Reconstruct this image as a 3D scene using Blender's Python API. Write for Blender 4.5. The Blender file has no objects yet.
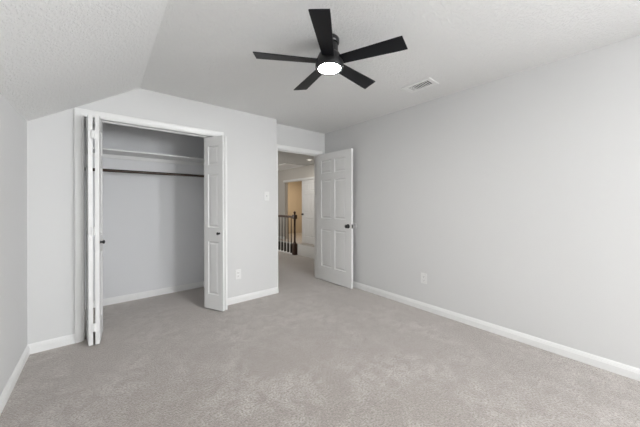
import bpy, bmesh, math, random
from mathutils import Vector, Matrix
random.seed(4)
C = bpy.context.scene.collection
S = bpy.context.scene

# ------------------------------------------------------------------ camera
FPX, V0, YAW, ROLL, CAM_H = 265.4, 203.45, 0.6878, -0.0026, 1.21
cam_data = bpy.data.cameras.new('camera')
cam = bpy.data.objects.new('camera', cam_data); C.objects.link(cam)
cam_data.sensor_fit = 'HORIZONTAL'; cam_data.sensor_width = 36.0
cam_data.lens = 36.0 * FPX / 640.0
cam_data.shift_y = (V0 - 213.5) / 640.0
cam_data.clip_start = 0.02
cam.matrix_world = (Matrix.Translation((0, 0, CAM_H)) @ Matrix.Rotation(-YAW, 4, 'Z')
                    @ Matrix.Rotation(math.radians(90), 4, 'X') @ Matrix.Rotation(ROLL, 4, 'Z'))
S.camera = cam

# ------------------------------------------------------------------ world, daylight, exposure
world = bpy.data.worlds.new('sky'); S.world = world; world.use_nodes = True
world.node_tree.nodes['Background'].inputs[0].default_value = (0.75, 0.86, 1.0, 1)
world.node_tree.nodes['Background'].inputs[1].default_value = 1.0

def area(name, loc, rot, sx, sy, power, color, shape='RECTANGLE', spread=180):
    l = bpy.data.lights.new(name, 'AREA'); l.shape = shape; l.size = sx
    if shape in ('RECTANGLE', 'ELLIPSE'): l.size_y = sy
    l.energy = power; l.color = color; l.spread = math.radians(spread)
    o = bpy.data.objects.new(name, l); C.objects.link(o); o.location = loc; o.rotation_euler = rot
    return o
R90 = math.radians(90)
# daylight entering through the bedroom window behind the camera (wall_rear, facing +Y)
area('window_daylight', (2.12, -3.37, 1.55), (R90, 0, 0), 0.9, 1.1, 72, (0.96, 0.98, 1.0))
# daylight through the second window, in the right wall beside the camera (facing -X)
area('side_window_daylight', (2.98, -2.30, 1.58), (R90, 0, R90), 1.4, 1.1, 225, (0.96, 0.98, 1.0))

# unseen fill light added to brighten the far hall wall (facing +X across the stairwell)
area('hall_fill_light', (1.90, 6.9, 1.35), (R90, 0, -R90), 1.6, 1.8, 22, (1.0, 0.97, 0.93))

S.view_settings.view_transform = 'Standard'
S.view_settings.look = 'None'
S.view_settings.gamma = 1.0
S.view_settings.use_curve_mapping = False
S.view_settings.exposure = 0.28

# ------------------------------------------------------------------ materials
def mat(name, col, rough=0.6, metal=0.0, bump=None, var=None, emit=None, spec=0.5):
    """bump = (noise scale, strength, distance); var = (noise scale, second colour, amount)"""
    m = bpy.data.materials.new(name); m.use_nodes = True
    nt = m.node_tree; b = nt.nodes['Principled BSDF']
    b.inputs['Base Color'].default_value = (*col, 1)
    b.inputs['Roughness'].default_value = rough
    b.inputs['Metallic'].default_value = metal
    b.inputs['Specular IOR Level'].default_value = spec
    tc = nt.nodes.new('ShaderNodeTexCoord')
    if bump:
        n = nt.nodes.new('ShaderNodeTexNoise'); n.inputs['Scale'].default_value = bump[0]
        n.inputs['Detail'].default_value = 4
        nt.links.new(tc.outputs['Object'], n.inputs['Vector'])
        bp = nt.nodes.new('ShaderNodeBump'); bp.inputs['Strength'].default_value = bump[1]
        bp.inputs['Distance'].default_value = bump[2]
        nt.links.new(n.outputs['Fac'], bp.inputs['Height']); nt.links.new(bp.outputs['Normal'], b.inputs['Normal'])
    if var:
        n2 = nt.nodes.new('ShaderNodeTexNoise'); n2.inputs['Scale'].default_value = var[0]
        n2.inputs['Detail'].default_value = 5
        nt.links.new(tc.outputs['Object'], n2.inputs['Vector'])
        mx = nt.nodes.new('ShaderNodeMix'); mx.data_type = 'RGBA'
        mx.inputs[6].default_value = (*col, 1); mx.inputs[7].default_value = (*var[1], 1)
        rp = nt.nodes.new('ShaderNodeMapRange'); rp.inputs[1].default_value = 0.3; rp.inputs[2].default_value = 0.7
        rp.inputs[4].default_value = var[2]
        nt.links.new(n2.outputs['Fac'], rp.inputs[0]); nt.links.new(rp.outputs[0], mx.inputs[0])
        nt.links.new(mx.outputs[2], b.inputs['Base Color'])
    if emit:
        b.inputs['Emission Color'].default_value = (*emit[0], 1); b.inputs['Emission Strength'].default_value = emit[1]
    return m

M = {}
M['wall'] = mat('wall paint', (0.69, 0.69, 0.685), 0.75, bump=(260, 0.08, 0.002), spec=0.3)
M['hall_wall'] = mat('warm lit hall wall paint', (0.60, 0.575, 0.535), 0.75, bump=(260, 0.08, 0.002), spec=0.3)  # room's wall paint, toned warmer and darker for the hall's warm light
M['closet_wall'] = mat('brightened closet wall paint', (0.75, 0.755, 0.765), 0.75, bump=(260, 0.08, 0.002), spec=0.3)  # whiter than the room's paint, lifted in colour to brighten the underlit closet
M['tan_wall'] = mat('tan wall paint', (0.48, 0.41, 0.32), 0.8, bump=(260, 0.08, 0.002), spec=0.3)
M['trim'] = mat('white trim paint', (0.83, 0.83, 0.82), 0.35, bump=(90, 0.03, 0.001))
M['door'] = mat('white door paint', (0.80, 0.80, 0.79), 0.4, bump=(120, 0.05, 0.001))
M['shelf'] = mat('white shelf paint', (0.78, 0.78, 0.77), 0.45, bump=(90, 0.03, 0.001))
M['plastic'] = mat('white plastic', (0.80, 0.80, 0.79), 0.35, var=(40, (0.77, 0.77, 0.76), 0.5))
M['black'] = mat('matte black blade', (0.006, 0.0065, 0.009), 0.42, bump=(60, 0.03, 0.001), spec=0.28)
M['black_metal'] = mat('black metal', (0.012, 0.012, 0.013), 0.35, bump=(150, 0.02, 0.001))
M['rod'] = mat('dark brown rod', (0.030, 0.017, 0.010), 0.4, var=(25, (0.055, 0.032, 0.02), 0.8))
M['wood'] = mat('dark stained wood', (0.038, 0.016, 0.008), 0.35, var=(18, (0.075, 0.032, 0.015), 0.8))
M['iron'] = mat('dark baluster', (0.018, 0.012, 0.010), 0.4, var=(30, (0.03, 0.02, 0.015), 0.5))
M['dark'] = mat('dark cavity', (0.03, 0.03, 0.03), 0.9, var=(20, (0.04, 0.04, 0.04), 0.5))
M['steel'] = mat('galvanised track', (0.45, 0.45, 0.44), 0.4, metal=0.8, var=(60, (0.38, 0.38, 0.38), 0.5))
M['vent'] = mat('white enamel', (0.93, 0.93, 0.92), 0.35, var=(50, (0.90, 0.90, 0.89), 0.4))
M['lens'] = mat('lit diffuser', (0.9, 0.9, 0.9), 0.5, emit=((1.0, 0.975, 0.94), 120.0))
M['hall_lens'] = mat('lit hall lamp', (0.9, 0.9, 0.9), 0.5, emit=((1.0, 0.94, 0.85), 1.0))

def ceiling_material(name, col):
    m = bpy.data.materials.new(name); m.use_nodes = True
    nt = m.node_tree; b = nt.nodes['Principled BSDF']
    b.inputs['Base Color'].default_value = (*col, 1); b.inputs['Roughness'].default_value = 0.85
    b.inputs['Specular IOR Level'].default_value = 0.2
    tc = nt.nodes.new('ShaderNodeTexCoord')
    n = nt.nodes.new('ShaderNodeTexNoise'); n.inputs['Scale'].default_value = 58; n.inputs['Detail'].default_value = 3
    n.inputs['Distortion'].default_value = 0.8
    nt.links.new(tc.outputs['Object'], n.inputs['Vector'])
    r = nt.nodes.new('ShaderNodeValToRGB'); r.color_ramp.elements[0].position = 0.46; r.color_ramp.elements[1].position = 0.58
    nt.links.new(n.outputs['Fac'], r.inputs[0])
    bp = nt.nodes.new('ShaderNodeBump'); bp.inputs['Strength'].default_value = 0.6; bp.inputs['Distance'].default_value = 0.006
    nt.links.new(r.outputs[0], bp.inputs['Height']); nt.links.new(bp.outputs['Normal'], b.inputs['Normal'])
    return m
M['ceiling'] = ceiling_material('knockdown ceiling', (0.86, 0.86, 0.85))
M['hall_ceiling'] = ceiling_material('dimmed hall knockdown ceiling', (0.60, 0.60, 0.585))  # same ceiling paint, darkened in colour for the dim hall

def carpet_material():
    m = bpy.data.materials.new('greige carpet'); m.use_nodes = True
    nt = m.node_tree; b = nt.nodes['Principled BSDF']
    b.inputs['Roughness'].default_value = 0.95; b.inputs['Specular IOR Level'].default_value = 0.08
    b.inputs['Sheen Weight'].default_value = 0.9; b.inputs['Sheen Roughness'].default_value = 0.45; b.inputs['Sheen Tint'].default_value = (1.0, 0.95, 0.91, 1)
    tc = nt.nodes.new('ShaderNodeTexCoord')
    def noise(scale, detail=4, dist=0.0):
        n = nt.nodes.new('ShaderNodeTexNoise'); n.inputs['Scale'].default_value = scale
        n.inputs['Detail'].default_value = detail; n.inputs['Distortion'].default_value = dist
        nt.links.new(tc.outputs['Object'], n.inputs['Vector']); return n
    def ramp(n, lo, hi):
        r = nt.nodes.new('ShaderNodeMapRange'); r.inputs[1].default_value = lo; r.inputs[2].default_value = hi
        nt.links.new(n.outputs['Fac'], r.inputs[0]); return r
    def mix(fac, a, c2):
        x = nt.nodes.new('ShaderNodeMix'); x.data_type = 'RGBA'
        nt.links.new(fac.outputs[0], x.inputs[0])
        for sock, val in ((x.inputs[6], a), (x.inputs[7], c2)):
            if isinstance(val, tuple): sock.default_value = (*val, 1)
            else: nt.links.new(val, sock)
        return x.outputs[2]
    worn = mix(ramp(noise(2.0, 6, 0.8), 0.40, 0.62), (0.335, 0.305, 0.280), (0.450, 0.420, 0.393))      # worn and brushed patches
    pile = mix(ramp(noise(11, 6, 0.5), 0.36, 0.60), (0.305, 0.272, 0.248), worn)
    fib = mix(ramp(noise(85, 3), 0.32, 0.62), (0.215, 0.191, 0.174), pile)                               # tufts
    nt.links.new(fib, b.inputs['Base Color'])
    n = noise(130, 4)
    bp = nt.nodes.new('ShaderNodeBump'); bp.inputs['Strength'].default_value = 0.7; bp.inputs['Distance'].default_value = 0.008
    nt.links.new(n.outputs['Fac'], bp.inputs['Height']); nt.links.new(bp.outputs['Normal'], b.inputs['Normal'])
    return m
M['carpet'] = carpet_material()

def glass_material():
    m = bpy.data.materials.new('window glass'); m.use_nodes = True
    nt = m.node_tree; nt.nodes.remove(nt.nodes['Principled BSDF'])
    t = nt.nodes.new('ShaderNodeBsdfTransparent'); g = nt.nodes.new('ShaderNodeBsdfGlossy'); g.inputs['Roughness'].default_value = 0.02
    x = nt.nodes.new('ShaderNodeMixShader'); x.inputs[0].default_value = 0.06
    nt.links.new(t.outputs[0], x.inputs[1]); nt.links.new(g.outputs[0], x.inputs[2])
    nt.links.new(x.outputs[0], nt.nodes['Material Output'].inputs[0])
    return m
M['glass'] = glass_material()

# ------------------------------------------------------------------ mesh helpers
def obj(name, bm, material, parent=None, loc=None, rotz=None, smooth=False):
    bm.normal_update()
    big = [f for f in bm.faces if len(f.verts) > 4]
    if big: bmesh.ops.triangulate(bm, faces=big)
    bmesh.ops.recalc_face_normals(bm, faces=bm.faces[:])
    me = bpy.data.meshes.new(name); bm.to_mesh(me); bm.free()
    me.materials.append(material)
    if smooth:
        for p in me.polygons: p.use_smooth = True
        me.set_sharp_from_angle(angle=math.radians(35))
    o = bpy.data.objects.new(name, me); C.objects.link(o)
    if parent: o.parent = parent
    if loc is not None: o.location = loc
    if rotz is not None: o.rotation_euler = (0, 0, rotz)
    return o

def struct(name, bm, material, label=None, category=None, **k):
    o = obj(name, bm, material, **k); o['kind'] = 'structure'
    if label: o['label'] = label
    if category: o['category'] = category
    return o

def tag(o, label, cat, group=None, kind='thing'):
    o['label'] = label; o['category'] = cat; o['kind'] = kind
    if group: o['group'] = group
    return o

def thing(name, label, cat, loc=(0, 0, 0), rotz=0.0, group=None, kind='thing'):
    o = bpy.data.objects.new(name, None); C.objects.link(o); o.empty_display_size = 0.05
    o.location = loc; o.rotation_euler = (0, 0, rotz)
    return tag(o, label, cat, group, kind)

def box(bm, lo, hi, bev=0.0, mx=None):
    lo, hi = Vector(lo), Vector(hi)
    t = bmesh.new(); bmesh.ops.create_cube(t, size=1.0)
    for v in t.verts:
        v.co = Vector(((lo[i] + hi[i]) / 2 + v.co[i] * (hi[i] - lo[i]) for i in range(3)))
    if bev: bmesh.ops.bevel(t, geom=t.edges[:], offset=bev, segments=2, profile=0.6, affect='EDGES')
    merge(bm, t, mx); return bm

def merge(bm, t, mx=None):
    if mx: t.transform(mx)
    me = bpy.data.meshes.new('tmp'); t.to_mesh(me); t.free(); bm.from_mesh(me); bpy.data.meshes.remove(me)

def prism(bm, poly, axis, a, b):
    """polygon of (p, q) extruded along axis: 'y' -> (x, z), 'z' -> (x, y), 'x' -> (y, z)"""
    def P(p, q, t): return {'y': (p, t, q), 'z': (p, q, t), 'x': (t, p, q)}[axis]
    v0 = [bm.verts.new(P(p, q, a)) for p, q in poly]; v1 = [bm.verts.new(P(p, q, b)) for p, q in poly]
    n = len(poly); bm.faces.new(v0); bm.faces.new(v1)
    for i in range(n): bm.faces.new((v0[i], v0[(i + 1) % n], v1[(i + 1) % n], v1[i]))
    return bm

def lathe(bm, prof, seg=32, mx=None):
    """profile of (r, z) turned about Z"""
    t = bmesh.new(); rings = []
    for r, z in prof:
        if r < 1e-6: rings.append([t.verts.new((0, 0, z))])
        else: rings.append([t.verts.new((r * math.cos(2 * math.pi * i / seg), r * math.sin(2 * math.pi * i / seg), z)) for i in range(seg)])
    for A, B in zip(rings, rings[1:]):
        for i in range(seg):
            a0, a1 = A[i % len(A)], A[(i + 1) % len(A)]; b0, b1 = B[i % len(B)], B[(i + 1) % len(B)]
            f = [v for j, v in enumerate((a0, a1, b1, b0)) if v not in (a0, a1, b1, b0)[:j]]
            if len(f) > 2: t.faces.new(f)
    for R_ in (rings[0], rings[-1]):
        if len(R_) > 2: t.faces.new(R_)
    merge(bm, t, mx); return bm

def NB(): return bmesh.new()
def B(lo, hi, bev=0.0): return box(NB(), lo, hi, bev)

def sweep_casing(bm, path, outs, w, normal, profile):
    """mitred moulding: path = inner-edge points, outs = unit outward offsets at each point, profile = (across 0..1, out m)"""
    rows = []
    nrm = Vector(normal)
    for p, o in zip(path, outs):
        rows.append([bm.verts.new(Vector(p) + Vector(o) * (a * w) + nrm * t) for a, t in profile])
    n = len(profile)
    for A, Bq in zip(rows, rows[1:]):
        for i in range(n): bm.faces.new((A[i], A[(i + 1) % n], Bq[(i + 1) % n], Bq[i]))
    bm.faces.new(rows[0]); bm.faces.new(rows[-1])
    return bm
CASING = [(0, 0), (0, .009), (.06, .011), (.16, .011), (.22, .014), (.62, .017), (.86, .018), (1, .015), (1, 0)]

def base_profile(h=0.08):
    k = h / 0.08
    return [(0, 0), (.014, 0), (.014, .052 * k), (.0115, .055 * k), (.0115, .062 * k), (.009, .065 * k), (.009, .070 * k), (.005, .076 * k), (.0035, .08 * k), (0, .08 * k)]
def baseboard(name, p0, p1, n, h=0.08, z=0.0):
    bm = NB(); rows = []
    for p in (p0, p1):
        rows.append([bm.verts.new((p[0] + n[0] * t, p[1] + n[1] * t, z + zz)) for t, zz in base_profile(h)])
    m = len(rows[0])
    for i in range(m): bm.faces.new((rows[0][i], rows[0][(i + 1) % m], rows[1][(i + 1) % m], rows[1][i]))
    bm.faces.new(rows[0]); bm.faces.new(rows[1])
    return struct(name, bm, M['trim'])

def panel_door_mesh(W, H, T, cols, rows):
    """slab from (0,-T/2,0) to (W,T/2,H); cols = [(x0,x1)], rows = [(z0,z1)]: raised panels pressed into both faces"""
    bm = NB()
    xs = sorted({0.0, W, *[c for q in cols for c in q]}); zs = sorted({0.0, H, *[c for q in rows for c in q]})
    for s in (-1, 1):
        y = s * T / 2
        def V(x, z, d): return bm.verts.new((x, y - s * d, z))
        for i in range(len(xs) - 1):
            for j in range(len(zs) - 1):
                x0, x1, z0, z1 = xs[i], xs[i + 1], zs[j], zs[j + 1]
                if (x0, x1) in cols and (z0, z1) in rows:
                    prev = None
                    for ins, d in ((0, 0), (.003, .006), (.009, .0100), (.016, .0100), (.032, .0030), (.036, .0025)):
                        if min(x1 - x0, z1 - z0) - 2 * ins < .012: break
                        ring = [V(x0 + ins, z0 + ins, d), V(x1 - ins, z0 + ins, d), V(x1 - ins, z1 - ins, d), V(x0 + ins, z1 - ins, d)]
                        if prev:
                            for q in range(4): bm.faces.new((prev[q], prev[(q + 1) % 4], ring[(q + 1) % 4], ring[q]))
                        prev = ring
                    bm.faces.new(prev)
                else:
                    bm.faces.new((V(x0, z0, 0), V(x1, z0, 0), V(x1, z1, 0), V(x0, z1, 0)))
    bmesh.ops.remove_doubles(bm, verts=bm.verts[:], dist=1e-5)
    for a, b in (((0, 0), (W, 0)), ((W, 0), (W, H)), ((W, H), (0, H)), ((0, H), (0, 0))):
        bm.faces.new([bm.verts.new(p) for p in ((a[0], -T / 2, a[1]), (b[0], -T / 2, b[1]), (b[0], T / 2, b[1]), (a[0], T / 2, a[1]))])
    bmesh.ops.remove_doubles(bm, verts=bm.verts[:], dist=1e-5)
    return bm

# ------------------------------------------------------------------ room measures
XL, XR, YW, YD, YR, H = -0.466, 2.823, 3.150, 3.310, -3.20, 2.350
XC, XA, ZK = 1.832, 0.288, 1.874            # outside corner, ceiling crease, knee height
SL = (H - ZK) / (XA - XL)
HEAD = 1.988                                 # finished head of both openings
CJL, CJR = -0.122, 1.046                     # closet jamb faces
DJL, DJR = 1.945, 2.700                      # bedroom door jamb faces
HX, LX, FX = 3.575, 4.56, 4.76               # hall floor edge, landing edge, far hall wall

# ---- floors
bm = NB(); prism(bm, [(-.59, YR - .12), (2.943, YR - .12), (2.943, 3.31), (HX, 3.31), (HX, 9.2), (1.70, 9.2), (1.70, 4.20), (-.59, 4.20)], 'z', -0.25, 0.0)
struct('floor', bm, M['carpet'])
struct('landing_floor', B((LX, 3.43, -.25), (6.9, 9.2, 0)), M['carpet'])
struct('stairwell_floor', B((HX, 3.43, -1.75), (LX, 9.2, -1.6)), M['carpet'])
# ---- walls
struct('wall_left', prism(NB(), [(XL, 0), (XL, ZK), (XL - .12, ZK - .12 * SL), (XL - .12, 0)], 'y', YR - .12, 4.20), M['wall'])
SY0, SY1, WZ0, WZ1 = -3.00, -1.60, 1.00, 2.10          # side window
bm = B((XR, YR - .12, 0), (XR + .12, SY0, H)); box(bm, (XR, SY1, 0), (XR + .12, YD, H))
box(bm, (XR, SY0, 0), (XR + .12, SY1, WZ0)); box(bm, (XR, SY0, WZ1), (XR + .12, SY1, H))
struct('wall_right', bm, M['wall'])
jt = .017
bm = prism(NB(), [(XL, 0), (CJL - jt, 0), (CJL - jt, HEAD + jt), (CJR + jt, HEAD + jt), (CJR + jt, 0), (XC, 0), (XC, H), (XA, H), (XL, ZK)], 'y', YW, YW + .12)
struct('wall_back', bm, M['wall'])
bm = prism(NB(), [(XC, 0), (DJL - jt, 0), (DJL - jt, HEAD + jt), (DJR + jt, HEAD + jt), (DJR + jt, 0), (FX + .12, 0), (FX + .12, H), (XC, H)], 'y', YD, YD + .12)
struct('doorway_wall', bm, M['wall'])
# rear wall with the window that lights the room
WX0, WX1, WZ0, WZ1 = 1.67, 2.57, 1.00, 2.10
bm = prism(NB(), [(XL, 0), (WX0, 0), (WX0, H), (XA, H), (XL, ZK)], 'y', YR - .12, YR)
box(bm, (WX1, YR - .12, 0), (XR, YR, H)); box(bm, (WX0, YR - .12, 0), (WX1, YR, WZ0)); box(bm, (WX0, YR - .12, WZ1), (WX1, YR, H))
struct('wall_rear', bm, M['wall'])
# closet shell
CB, CRX, CLX = 4.080, 1.150, -0.19
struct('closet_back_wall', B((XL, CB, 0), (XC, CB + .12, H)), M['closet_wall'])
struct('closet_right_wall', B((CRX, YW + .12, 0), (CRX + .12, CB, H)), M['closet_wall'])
zc = H - SL * (XA - CLX)
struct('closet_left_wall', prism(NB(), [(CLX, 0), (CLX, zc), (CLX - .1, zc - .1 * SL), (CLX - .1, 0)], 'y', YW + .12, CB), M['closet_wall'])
# hall shell
struct('hall_left_wall', B((XC - .12, YW + .12, 0), (XC, CB, H)), M['wall'])
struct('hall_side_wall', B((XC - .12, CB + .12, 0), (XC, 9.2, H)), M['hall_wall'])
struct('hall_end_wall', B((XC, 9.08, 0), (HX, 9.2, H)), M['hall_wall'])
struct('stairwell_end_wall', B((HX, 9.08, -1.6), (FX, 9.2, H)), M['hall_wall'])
OY0, OY1, OLY, OH = 5.90, 7.66, 6.68, 1.93          # far opening: door leaf from OY0 to OLY, clear from OLY to OY1
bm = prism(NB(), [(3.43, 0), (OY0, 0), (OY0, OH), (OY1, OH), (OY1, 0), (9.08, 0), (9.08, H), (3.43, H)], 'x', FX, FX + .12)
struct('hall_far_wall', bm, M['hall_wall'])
struct('stairwell_wall', B((LX, 3.43, -1.6), (LX + .1, 9.08, -.25)), M['trim'])
struct('stairwell_near_wall', B((HX - .1, 3.43, -1.6), (HX, 9.08, -.25)), M['wall'])
struct('stairwell_side_wall', B((HX, YD, -1.6), (LX, YD + .12, 0)), M['wall'])
bm = B((LX - .012, 3.43, -.25), (LX, 9.08, -.004)); struct('stairwell_trim', bm, M['trim'])
# room beyond the hall
struct('far_room_back_wall', B((6.7, 4.6, 0), (6.82, 9.2, H)), M['tan_wall'])
struct('far_room_left_wall', B((FX + .12, 9.08, 0), (6.7, 9.2, H)), M['tan_wall'])
struct('far_room_right_wall', B((FX + .12, 4.48, 0), (6.82, 4.6, H)), M['tan_wall'])
# ---- ceilings
zo = ZK - .12 * SL
bm = prism(NB(), [(XL - .12, zo), (XL, ZK), (XA, H), (XR + .12, H), (XR + .12, H + .12), (XA - .02, H + .12), (XL - .12, zo + .14)], 'y', YR - .12, YD)
struct('ceiling', bm, M['ceiling'])
bm = prism(NB(), [(XL - .12, zo), (XL, ZK), (XA, H), (XC, H), (XC, H + .12), (XA - .02, H + .12), (XL - .12, zo + .14)], 'y', YD, 4.2)
struct('closet_ceiling', bm, M['ceiling'])
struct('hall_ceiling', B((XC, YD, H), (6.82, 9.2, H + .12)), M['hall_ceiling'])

# ---- the two windows behind and beside the camera
def window(name, w, loc, rz):
    """local x along the wall, +y into the room, origin at the bottom left of the opening on the room face"""
    h = WZ1 - WZ0
    wn = bpy.data.objects.new(name, None); C.objects.link(wn); wn.location = loc; wn.rotation_euler = (0, 0, rz); wn['kind'] = 'structure'
    bm = NB()
    for lo, hi in (((0, -.10, 0), (.05, -.03, h)), ((w - .05, -.10, 0), (w, -.03, h)), ((.05, -.10, 0), (w - .05, -.03, .05)),
                   ((.05, -.10, h - .05), (w - .05, -.03, h)), ((.05, -.09, h / 2 - .015), (w - .05, -.04, h / 2 + .015))): box(bm, lo, hi, .004)
    obj('window_frame', bm, M['trim'], wn)
    obj('window_pane', B((.05, -.068, .05), (w - .05, -.064, h - .05)), M['glass'], wn)
    obj('window_sill', B((-.04, -.03, -.025), (w + .04, .05, 0), .004), M['trim'], wn)
window('window_1', WX1 - WX0, (WX0, YR, WZ0), 0)
window('window_2', SY1 - SY0, (XR, SY0, WZ0), R90)

# ---- jambs and casings (closet, bedroom door, far hall door)
def jambs(name, x0, x1, y0, y1, h):
    bm = NB(); box(bm, (x0 - jt, y0, 0), (x0, y1, h + jt)); box(bm, (x1, y0, 0), (x1 + jt, y1, h + jt)); box(bm, (x0, y0, h), (x1, y1, h + jt))
    return bm
def casing_y(x0, x1, h, y, s, w=.058, rv=.005):
    x0 -= rv; x1 += rv; h += rv
    return sweep_casing(NB(), [(x0, y, 0), (x0, y, h), (x1, y, h), (x1, y, 0)], [(-1, 0, 0), (-1, 0, 1), (1, 0, 1), (1, 0, 0)], w, (0, s, 0), CASING)
struct('closet_jamb', jambs('j', CJL, CJR, YW, YW + .12, HEAD), M['trim'])
struct('closet_casing_trim', casing_y(CJL, CJR, HEAD, YW, -1), M['trim'])
bm = jambs('j', DJL, DJR, YD, YD + .12, HEAD)
box(bm, (DJL, YD + .045, 0), (DJL + .011, YD + .08, HEAD)); box(bm, (DJR - .011, YD + .045, 0), (DJR, YD + .08, HEAD)); box(bm, (DJL, YD + .045, HEAD - .011), (DJR, YD + .08, HEAD))
struct('bedroom_door_jamb', bm, M['trim'])
struct('bedroom_door_casing_trim', casing_y(DJL, DJR, HEAD, YD, -1), M['trim'])
struct('hall_side_casing_trim', casing_y(DJL, DJR, HEAD, YD + .12, 1), M['trim'])
bm = NB(); y0, y1 = OY0, OY1
box(bm, (FX - .016, y0 - .06, 0), (FX, y0, OH), .003);
box(bm, (FX - .022, y0 - .075, OH), (FX, y1 + .06, OH + .058), .003)
struct('hall_door_casing_trim', bm, M['trim'])
bm = NB(); box(bm, (FX, y0 - .0, 0), (FX + .12, y0 + .012, OH)); box(bm, (FX, y0 + .012, OH - .012), (FX + .12, y1, OH))
struct('hall_door_jamb', bm, M['trim'])

# ---- baseboards
CO = .058 + .005
baseboard('baseboard_left', (XL, YR), (XL, YW), (1, 0))
baseboard('baseboard_back_left', (XL, YW), (CJL - CO, YW), (0, -1))
baseboard('baseboard_back_right', (CJR + CO, YW), (XC + .014, YW), (0, -1))
baseboard('baseboard_corner', (XC, YW), (XC, YD), (1, 0))
baseboard('baseboard_right', (XR, YR), (XR, YD), (-1, 0))
baseboard('baseboard_rear', (XL, YR), (XR, YR), (0, 1))
baseboard('baseboard_closet_back', (CLX, CB), (CRX, CB), (0, -1))
baseboard('baseboard_closet_right', (CRX, YW + .12), (CRX, CB), (-1, 0))
baseboard('baseboard_closet_left', (CLX, YW + .12), (CLX, CB), (1, 0))
baseboard('baseboard_hall', (FX, OY1), (FX, 9.08), (-1, 0), .09)
baseboard('baseboard_hall_near', (FX, 3.43), (FX, OY0 - .06), (-1, 0), .09)
baseboard('baseboard_far_room', (6.7, 4.6), (6.7, 9.08), (-1, 0), .09)

# ------------------------------------------------------------------ doors
def knob_bm(mx, r=.026, out=.055):
    return lathe(NB(), [(0, 0), (.031, 0), (.031, .004), (.027, .008), (.011, .011), (.010, .026), (r * .75, .030), (r, .038), (r * .98, .046), (r * .75, out - .003), (r * .35, out), (0, out)], 28, mx)

# bedroom door: hinged at the right jamb, swung back beside the right wall
DW, DH, DT = .742, 1.968, .035
fe, hg = Vector((2.694, 2.588)), Vector((2.668, 3.330))        # visible face: free edge, hinge edge
ang = math.atan2(fe.y - hg.y, fe.x - hg.x)
nrm = Vector((math.sin(ang), -math.cos(ang)))                   # right-hand normal of the door line (towards the room)
if nrm.x > 0: nrm = -nrm
org = Vector((2.697, 3.326)) - nrm * 0
d1 = thing('door_1', 'white six-panel bedroom door standing open beside the bare right wall', 'door', (hg.x - nrm.x * DT / 2, hg.y - nrm.y * DT / 2, .014), ang, kind='structure')
c0, c1 = (.112, .335), (.407, .630)
bm = panel_door_mesh(DW, DH, DT, [c0, c1], [(.215, .795), (.965, 1.560), (1.665, 1.865)])
obj('door_leaf', bm, M['door'], d1)
side = 1 if (Matrix.Rotation(ang, 2) @ Vector((0, 1))).x < 0 else -1
kz = .872
for s in (side, -side):
    mx = Matrix.Translation((DW - .062, s * DT / 2, kz)) @ Matrix.Rotation(-s * R90, 4, 'X')
    k = obj('door_knob', knob_bm(mx), M['black_metal'], d1, smooth=True); k['label'] = 'round black door knob'
o = obj('latch_plate', B((DW, -.013, kz - .028), (DW + .0015, .013, kz + .028)), M['black_metal'], d1); o['label'] = 'black latch plate on the door edge'
for z in (.18, .98, 1.76):
    bm = NB(); lathe(bm, [(0, 0), (.006, 0), (.006, .09), (0, .09)], 12, Matrix.Translation((-.004, -side * DT / 2, z)))
    h_ = obj('hinge', bm, M['black_metal'], d1)

# far hall door leaf
d2 = thing('door_2', 'white panel door across the stairwell in the hall, seen through the doorway', 'door', (FX + .02, OY0 + .014, .012), R90, kind='structure')
w2 = OLY - OY0 - .016
bm = panel_door_mesh(w2, OH - .03, .035, [(.10, w2 / 2 - .035), (w2 / 2 + .035, w2 - .10)], [(.20, .76), (.92, 1.48), (1.58, 1.80)])
obj('door_leaf', bm, M['door'], d2)
obj('door_knob', knob_bm(Matrix.Translation((w2 - .06, .0175, .87)) @ Matrix.Rotation(-R90, 4, 'X')), M['black_metal'], d2, smooth=True)

# bifold closet doors
LW, LH, LT, LZ = .284, 1.952, .028, .016
def leaf(root, name, front, back, knob_side):
    """local x runs from the front (hinged, room side) edge to the back edge; centre line of the leaf"""
    f, b = Vector(front), Vector(back); a = math.atan2(b.y - f.y, b.x - f.x)
    o = obj(name, panel_door_mesh(LW, LH, LT, [(.062, .222)], [(.165, .765), (.925, 1.530), (1.635, 1.850)]), M['door'], root)
    o.location = (f.x - root.location.x, f.y - root.location.y, LZ); o.rotation_euler = (0, 0, a)
    if knob_side:
        mx = Matrix.Translation((.052, knob_side * LT / 2, .862)) @ Matrix.Rotation(-knob_side * R90, 4, 'X')
        k = obj('knob', lathe(NB(), [(0, 0), (.012, 0), (.009, .006), (.007, .012), (.013, .018), (.0165, .024), (.015, .030), (.008, .034), (0, .035)], 22, mx), M['black_metal'], o, smooth=True)
        k['label'] = 'small black knob'
    return o
def direction(p, q, l=LW):
    d = (Vector(q) - Vector(p)).normalized(); return Vector(p) + d * l
bl = thing('closet_bifold', 'white bifold closet door folded open at the closet\'s left jamb, seen edge-on', 'closet door', (-.06, 3.08, 0), 0, 'closet bifold doors')
f1, f2 = (-.031, 2.953), (-.074, 2.960)
leaf(bl, 'guide_leaf', f1, direction(f1, (-.008, 3.237)), -1)
leaf(bl, 'pivot_leaf', f2, direction(f2, (-.103, 3.245)), 0)
br = thing('closet_bifold', 'white bifold closet door with raised panels folded open at the closet\'s right jamb', 'closet door', (1.04, 3.08, 0), 0, 'closet bifold doors')
g1, g2 = (1.047, 2.963), (1.080, 2.975)
leaf(br, 'guide_leaf', g1, direction(g1, (.925, 3.217)), 1)
leaf(br, 'pivot_leaf', g2, direction(g2, (.992, 3.246)), 0)
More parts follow.
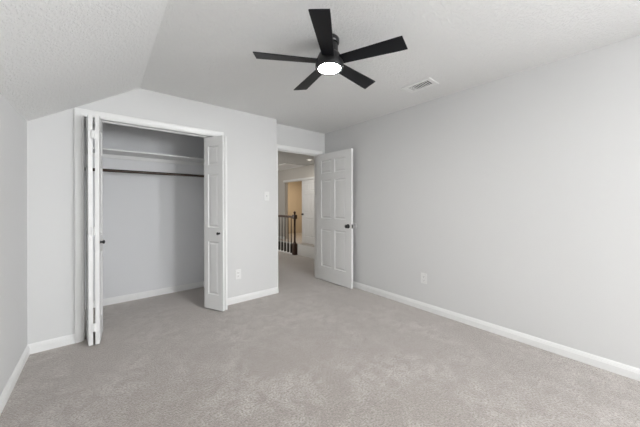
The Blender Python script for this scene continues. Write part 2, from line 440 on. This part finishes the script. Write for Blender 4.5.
for root, a, b in ((bl, f1, f2), (br, g1, g2)):
    for z in (.165, .98, 1.80):
        m_ = (Vector(a) + Vector(b)) / 2
        x0, x1 = min(a[0], b[0]), max(a[0], b[0])
        bm = B((x0 + .006 - root.location.x, m_.y - .007 - root.location.y, z - .035), (x1 - .006 - root.location.x, m_.y - .003 - root.location.y, z + .035), .001)
        lathe(bm, [(0, 0), (.004, 0), (.004, .07), (0, .07)], 10, Matrix.Translation((m_.x - root.location.x, m_.y - .008 - root.location.y, z - .035)))
        obj('hinge', bm, M['door'], root)
o = obj('bifold_track', B((CJL, 3.215, HEAD - .008), (CJR, 3.245, HEAD), .002), M['trim'])
tag(o, 'white bifold track under the closet opening head', 'track')

# ------------------------------------------------------------------ closet shelf and rod
sh = thing('closet_shelf', 'white closet shelf across the back wall above the dark rod', 'shelf', ((CLX + CRX) / 2, CB, 1.806))
cx = (CLX + CRX) / 2
obj('board', B((CLX - cx, -.33, 0), (CRX - cx, 0, .018), .002), M['shelf'], sh)
obj('back_cleat', B((CLX - cx, -.018, -.045), (CRX - cx, 0, 0), .002), M['shelf'], sh)
obj('side_cleat', B((CRX - cx - .018, -.33, -.045), (CRX - cx, -.018, 0), .002), M['shelf'], sh)
obj('side_cleat', B((CLX - cx, -.33, -.045), (CLX - cx + .018, -.018, 0), .002), M['shelf'], sh)
ro = thing('closet_rod', 'dark brown hanging rod below the white closet shelf', 'closet rod', (cx, 3.78, 1.584))
bm = lathe(NB(), [(0, CLX - cx + .004), (.0165, CLX - cx + .004), (.0165, CRX - cx - .004), (0, CRX - cx - .004)], 24, Matrix.Rotation(R90, 4, 'Y'))
obj('pole', bm, M['rod'], ro, smooth=True)
for s, x in ((1, CLX - cx), (-1, CRX - cx)):
    bm = lathe(NB(), [(0, 0), (.034, 0), (.034, .004), (.024, .006), (.024, .018), (.0175, .018), (.0175, .006), (0, .006)], 24, Matrix.Translation((x, 0, 0)) @ Matrix.Rotation(s * R90, 4, 'Y'))
    e = obj('end_socket', bm, M['plastic'], ro, smooth=True); e['label'] = 'white rod socket on the closet side wall'

# ------------------------------------------------------------------ ceiling fan
FC = (1.222, 1.380)
fan = thing('ceiling_fan', 'black five-blade ceiling fan with a lit round lamp in its hub', 'ceiling fan', (FC[0], FC[1], H))
obj('canopy', lathe(NB(), [(0, 0), (.066, 0), (.068, -.003), (.068, -.030), (.064, -.036), (0, -.036)], 40), M['black_metal'], fan, smooth=True)
obj('downrod_collar', lathe(NB(), [(0, -.036), (.054, -.036), (.054, -.046), (.060, -.050), (.060, -.098), (0, -.098)], 36), M['black_metal'], fan, smooth=True)
hb = obj('motor_housing', lathe(NB(), [(0, -.098), (.062, -.100), (.072, -.108), (.082, -.128), (.092, -.150), (.097, -.170), (.0980, -.196), (.096, -.204), (.090, -.2065), (.0785, -.2065), (.0785, -.200), (0, -.200)], 48), M['black_metal'], fan, smooth=True)
ln = obj('light_lens', lathe(NB(), [(0, -.200), (.078, -.200), (.078, -.205), (.070, -.2075), (.045, -.209), (0, -.2095)], 48), M['lens'], fan, smooth=True)
ln['label'] = 'glowing white round lamp lens'
def blade_bm():
    bm = NB(); t = .006; rows = []
    n = 14
    for i in range(n + 1):
        x = .088 + (.504 - .088) * i / n
        w = .082 + (.114 - .082) * min(1, (x - .088) / .38)
        dx = .009 if i == n else 0
        rows.append([bm.verts.new(p) for p in ((x - (.007 if i == n else 0), -w / 2, t / 2), (x + dx, w / 2, t / 2), (x + dx, w / 2, -t / 2), (x - (.007 if i == n else 0), -w / 2, -t / 2))])
    for A, Bq in zip(rows, rows[1:]):
        for k in range(4): bm.faces.new((A[k], A[(k + 1) % 4], Bq[(k + 1) % 4], Bq[k]))
    bm.faces.new(rows[0]); bm.faces.new(rows[-1])
    bmesh.ops.bevel(bm, geom=[e for e in bm.edges if len(e.link_faces) == 2 and e.calc_face_angle() > 1.0], offset=.0015, segments=2, affect='EDGES')
    return bm
blade0 = None
for k in range(5):
    a = math.radians(6.6 + 72 * k)
    if blade0 is None:
        blade0 = b_ = obj('blade', blade_bm(), M['black'], fan)
        arm0 = c_ = obj('blade_iron', B((.05, -.030, .003), (.135, .030, .008), .001), M['black_metal'], b_)
    else:
        b_ = blade0.copy(); C.objects.link(b_); c_ = arm0.copy(); C.objects.link(c_); c_.parent = b_
    b_.location = (0, 0, -.159)
    b_.rotation_euler = (Matrix.Rotation(a, 3, 'Z') @ Matrix.Rotation(math.radians(-11), 3, 'X')).to_euler()

# ------------------------------------------------------------------ ceiling register
ve = thing('ceiling_vent', 'white louvred air vent set in the bedroom ceiling beside the fan', 'vent', (2.38, 1.37, H), 0)
vx, vy = .093, .143
bm = NB()
for lo, hi in (((-vx, -vy, -.007), (-.052, vy, 0)), ((.052, -vy, -.007), (vx, vy, 0)), ((-.052, -vy, -.007), (.052, -.105, 0)), ((-.052, .105, -.007), (.052, vy, 0))): box(bm, lo, hi, .002)
obj('frame', bm, M['vent'], ve)
o = obj('duct_back', B((-.052, -.105, -.0015), (.052, .105, -.0005)), M['dark'], ve); o['label'] = 'dark duct opening behind the louvres'
for i in range(7):
    y = -.086 + i * .0205
    bm = box(NB(), (-.052, -.0028, -.0006), (.052, .0028, .0006), 0, Matrix.Translation((0, y, -.0045)) @ Matrix.Rotation(math.radians(-25), 4, 'X'))
    obj('louvre', bm, M['vent'], ve)
bm = NB()
for i in range(4): box(bm, (-.052, -.0075, -.0006), (.052, .0075, .0006), 0, Matrix.Translation((0, .054 + i * .0145, -.0055)) @ Matrix.Rotation(math.radians(16), 4, 'X'))
obj('closed_louvres', bm, M['vent'], ve)
obj('lever', B((-.03, .088, -.016), (-.022, .094, -.006), .001), M['vent'], ve)

# ------------------------------------------------------------------ outlets, switch, wall bumper
def plate_thing(name, label, cat, loc, rotz, kind_):
    """local +Y points out of the wall"""
    t = thing(name, label, cat, loc, rotz, 'wall outlets' if kind_ == 'outlet' else None)
    obj('cover_plate', B((-.036, 0, -.059), (.036, .006, .059), .0025), M['plastic'], t)
    if kind_ == 'outlet':
        for z in (-.020, .020):
            f = obj('receptacle', B((-.016, .005, z - .0145), (.016, .008, z + .0145), .002), M['plastic'], t)
            bm = NB(); box(bm, (-.008, .0078, z - .003), (-.006, .0084, z + .006)); box(bm, (.006, .0078, z - .003), (.008, .0084, z + .006)); box(bm, (-.002, .0078, z - .011), (.002, .0084, z - .007))
            obj('slots', bm, M['dark'], f)
    else:
        obj('toggle', box(NB(), (-.005, .0, -.010), (.005, .018, .010), .0015, Matrix.Translation((0, .004, .002)) @ Matrix.Rotation(math.radians(22), 4, 'X')), M['plastic'], t)
    for z in ((0,) if kind_ == 'outlet' else (-.03, .03)):
        bm = lathe(NB(), [(0, .0055), (.0028, .0055), (.0028, .0068), (0, .007)], 12, Matrix.Translation((0, 0, z)) @ Matrix.Rotation(-R90, 4, 'X'))
        obj('screw', bm, M['plastic'], t)
    return t
plate_thing('wall_outlet', 'white electrical outlet low on the bare right wall', 'outlet', (XR, 1.580, .357), R90, 'outlet')
plate_thing('wall_outlet', 'white electrical outlet between the bifold door and the wall corner', 'outlet', (1.286, YW, .345), math.pi, 'outlet')
plate_thing('light_switch', 'white toggle light switch near the wall corner by the doorway', 'light switch', (1.676, YW, 1.308), math.pi, 'switch')
bp_ = obj('wall_bumper', lathe(NB(), [(0, 0), (.040, 0), (.040, .003), (.036, .007), (.026, .009), (.020, .006), (0, .005)], 32, Matrix.Rotation(-R90, 4, 'Y')), M['plastic'], smooth=True)
bp_.location = (XR, 2.645, .885)
tag(bp_, 'round white door bumper on the wall behind the black door knob', 'door bumper')

# ------------------------------------------------------------------ hall: railing, hatch, ceiling lamp
ry = 5.227; rx = 3.520
ra = thing('stair_railing', 'dark wood stair railing with newel post in the hall', 'railing', (rx, ry, 0))
bm = NB(); box(bm, (-.048, -.048, 0), (.048, .048, .27), .006)
lathe(bm, [(.044, .27), (.026, .300), (.022, .34), (.022, .60), (.024, .80), (.030, .835), (.022, .845)], 24)
box(bm, (-.044, -.044, .845), (.044, .044, .945), .010)
lathe(bm, [(.026, .945), (.018, .955), (.024, .975), (.031, .995), (.026, 1.016), (.010, 1.028), (0, 1.030)], 24)
obj('newel_post', bm, M['wood'], ra, smooth=True)
L = 3.80
bm = prism(NB(), [(-.030, .868), (.030, .868), (.032, .885), (.030, .905), (.018, .917), (-.018, .917), (-.030, .905), (-.032, .885)], 'y', .040, L)
obj('handrail', bm, M['wood'], ra)
o = obj('shoe_rail', B((-.045, .048, 0), (.045, L, .022), .003), M['trim'], ra); o['label'] = 'white shoe rail under the balusters'
bal0 = None
for i in range(26):
    y = .150 + i * .140
    if bal0 is None:
        bm = NB(); box(bm, (-.019, -.019, .022), (.019, .019, .235), .003)
        lathe(bm, [(.017, .235), (.010, .26), (.012, .30), (.012, .42), (.010, .78), (.009, .872)], 14)
        bal0 = b_ = obj('baluster', bm, M['iron'], ra, smooth=True)
    else:
        b_ = bal0.copy(); C.objects.link(b_)
    b_.location = (0, y, 0)

ha = thing('attic_hatch', 'white-framed attic hatch in the hall ceiling, seen through the doorway', 'attic hatch', (4.355, 7.12, H))
hx, hy = .355, .735
bm = NB()
for lo, hi in (((-hx, -hy, -.014), (-hx + .06, hy, 0)), ((hx - .06, -hy, -.014), (hx, hy, 0)), ((-hx + .06, -hy, -.014), (hx - .06, -hy + .06, 0)), ((-hx + .06, hy - .06, -.014), (hx - .06, hy, 0))): box(bm, lo, hi, .003)
obj('frame', bm, M['vent'], ha)
obj('panel', B((-hx + .06, -hy + .06, -.006), (hx - .06, hy - .06, 0)), M['door'], ha)
cl = thing('ceiling_light', 'small round flush ceiling lamp glowing in the hall', 'ceiling lamp', (4.16, 5.49, H))
obj('rim', lathe(NB(), [(.070, 0), (.088, 0), (.086, -.010), (.070, -.012)], 32), M['trim'], cl, smooth=True)
obj('lens', lathe(NB(), [(0, 0), (.070, 0), (.070, -.008), (.05, -.012), (0, -.014)], 32), M['hall_lens'], cl, smooth=True)
area('hall_lamp_light', (4.16, 5.49, H - .03), (0, 0, 0), .14, .14, 9, (1.0, .95, .88), 'DISK')
area('far_room_lamp_light', (5.6, 7.7, H - .05), (0, 0, 0), .3, .3, 30, (1.0, .84, .64), 'DISK')
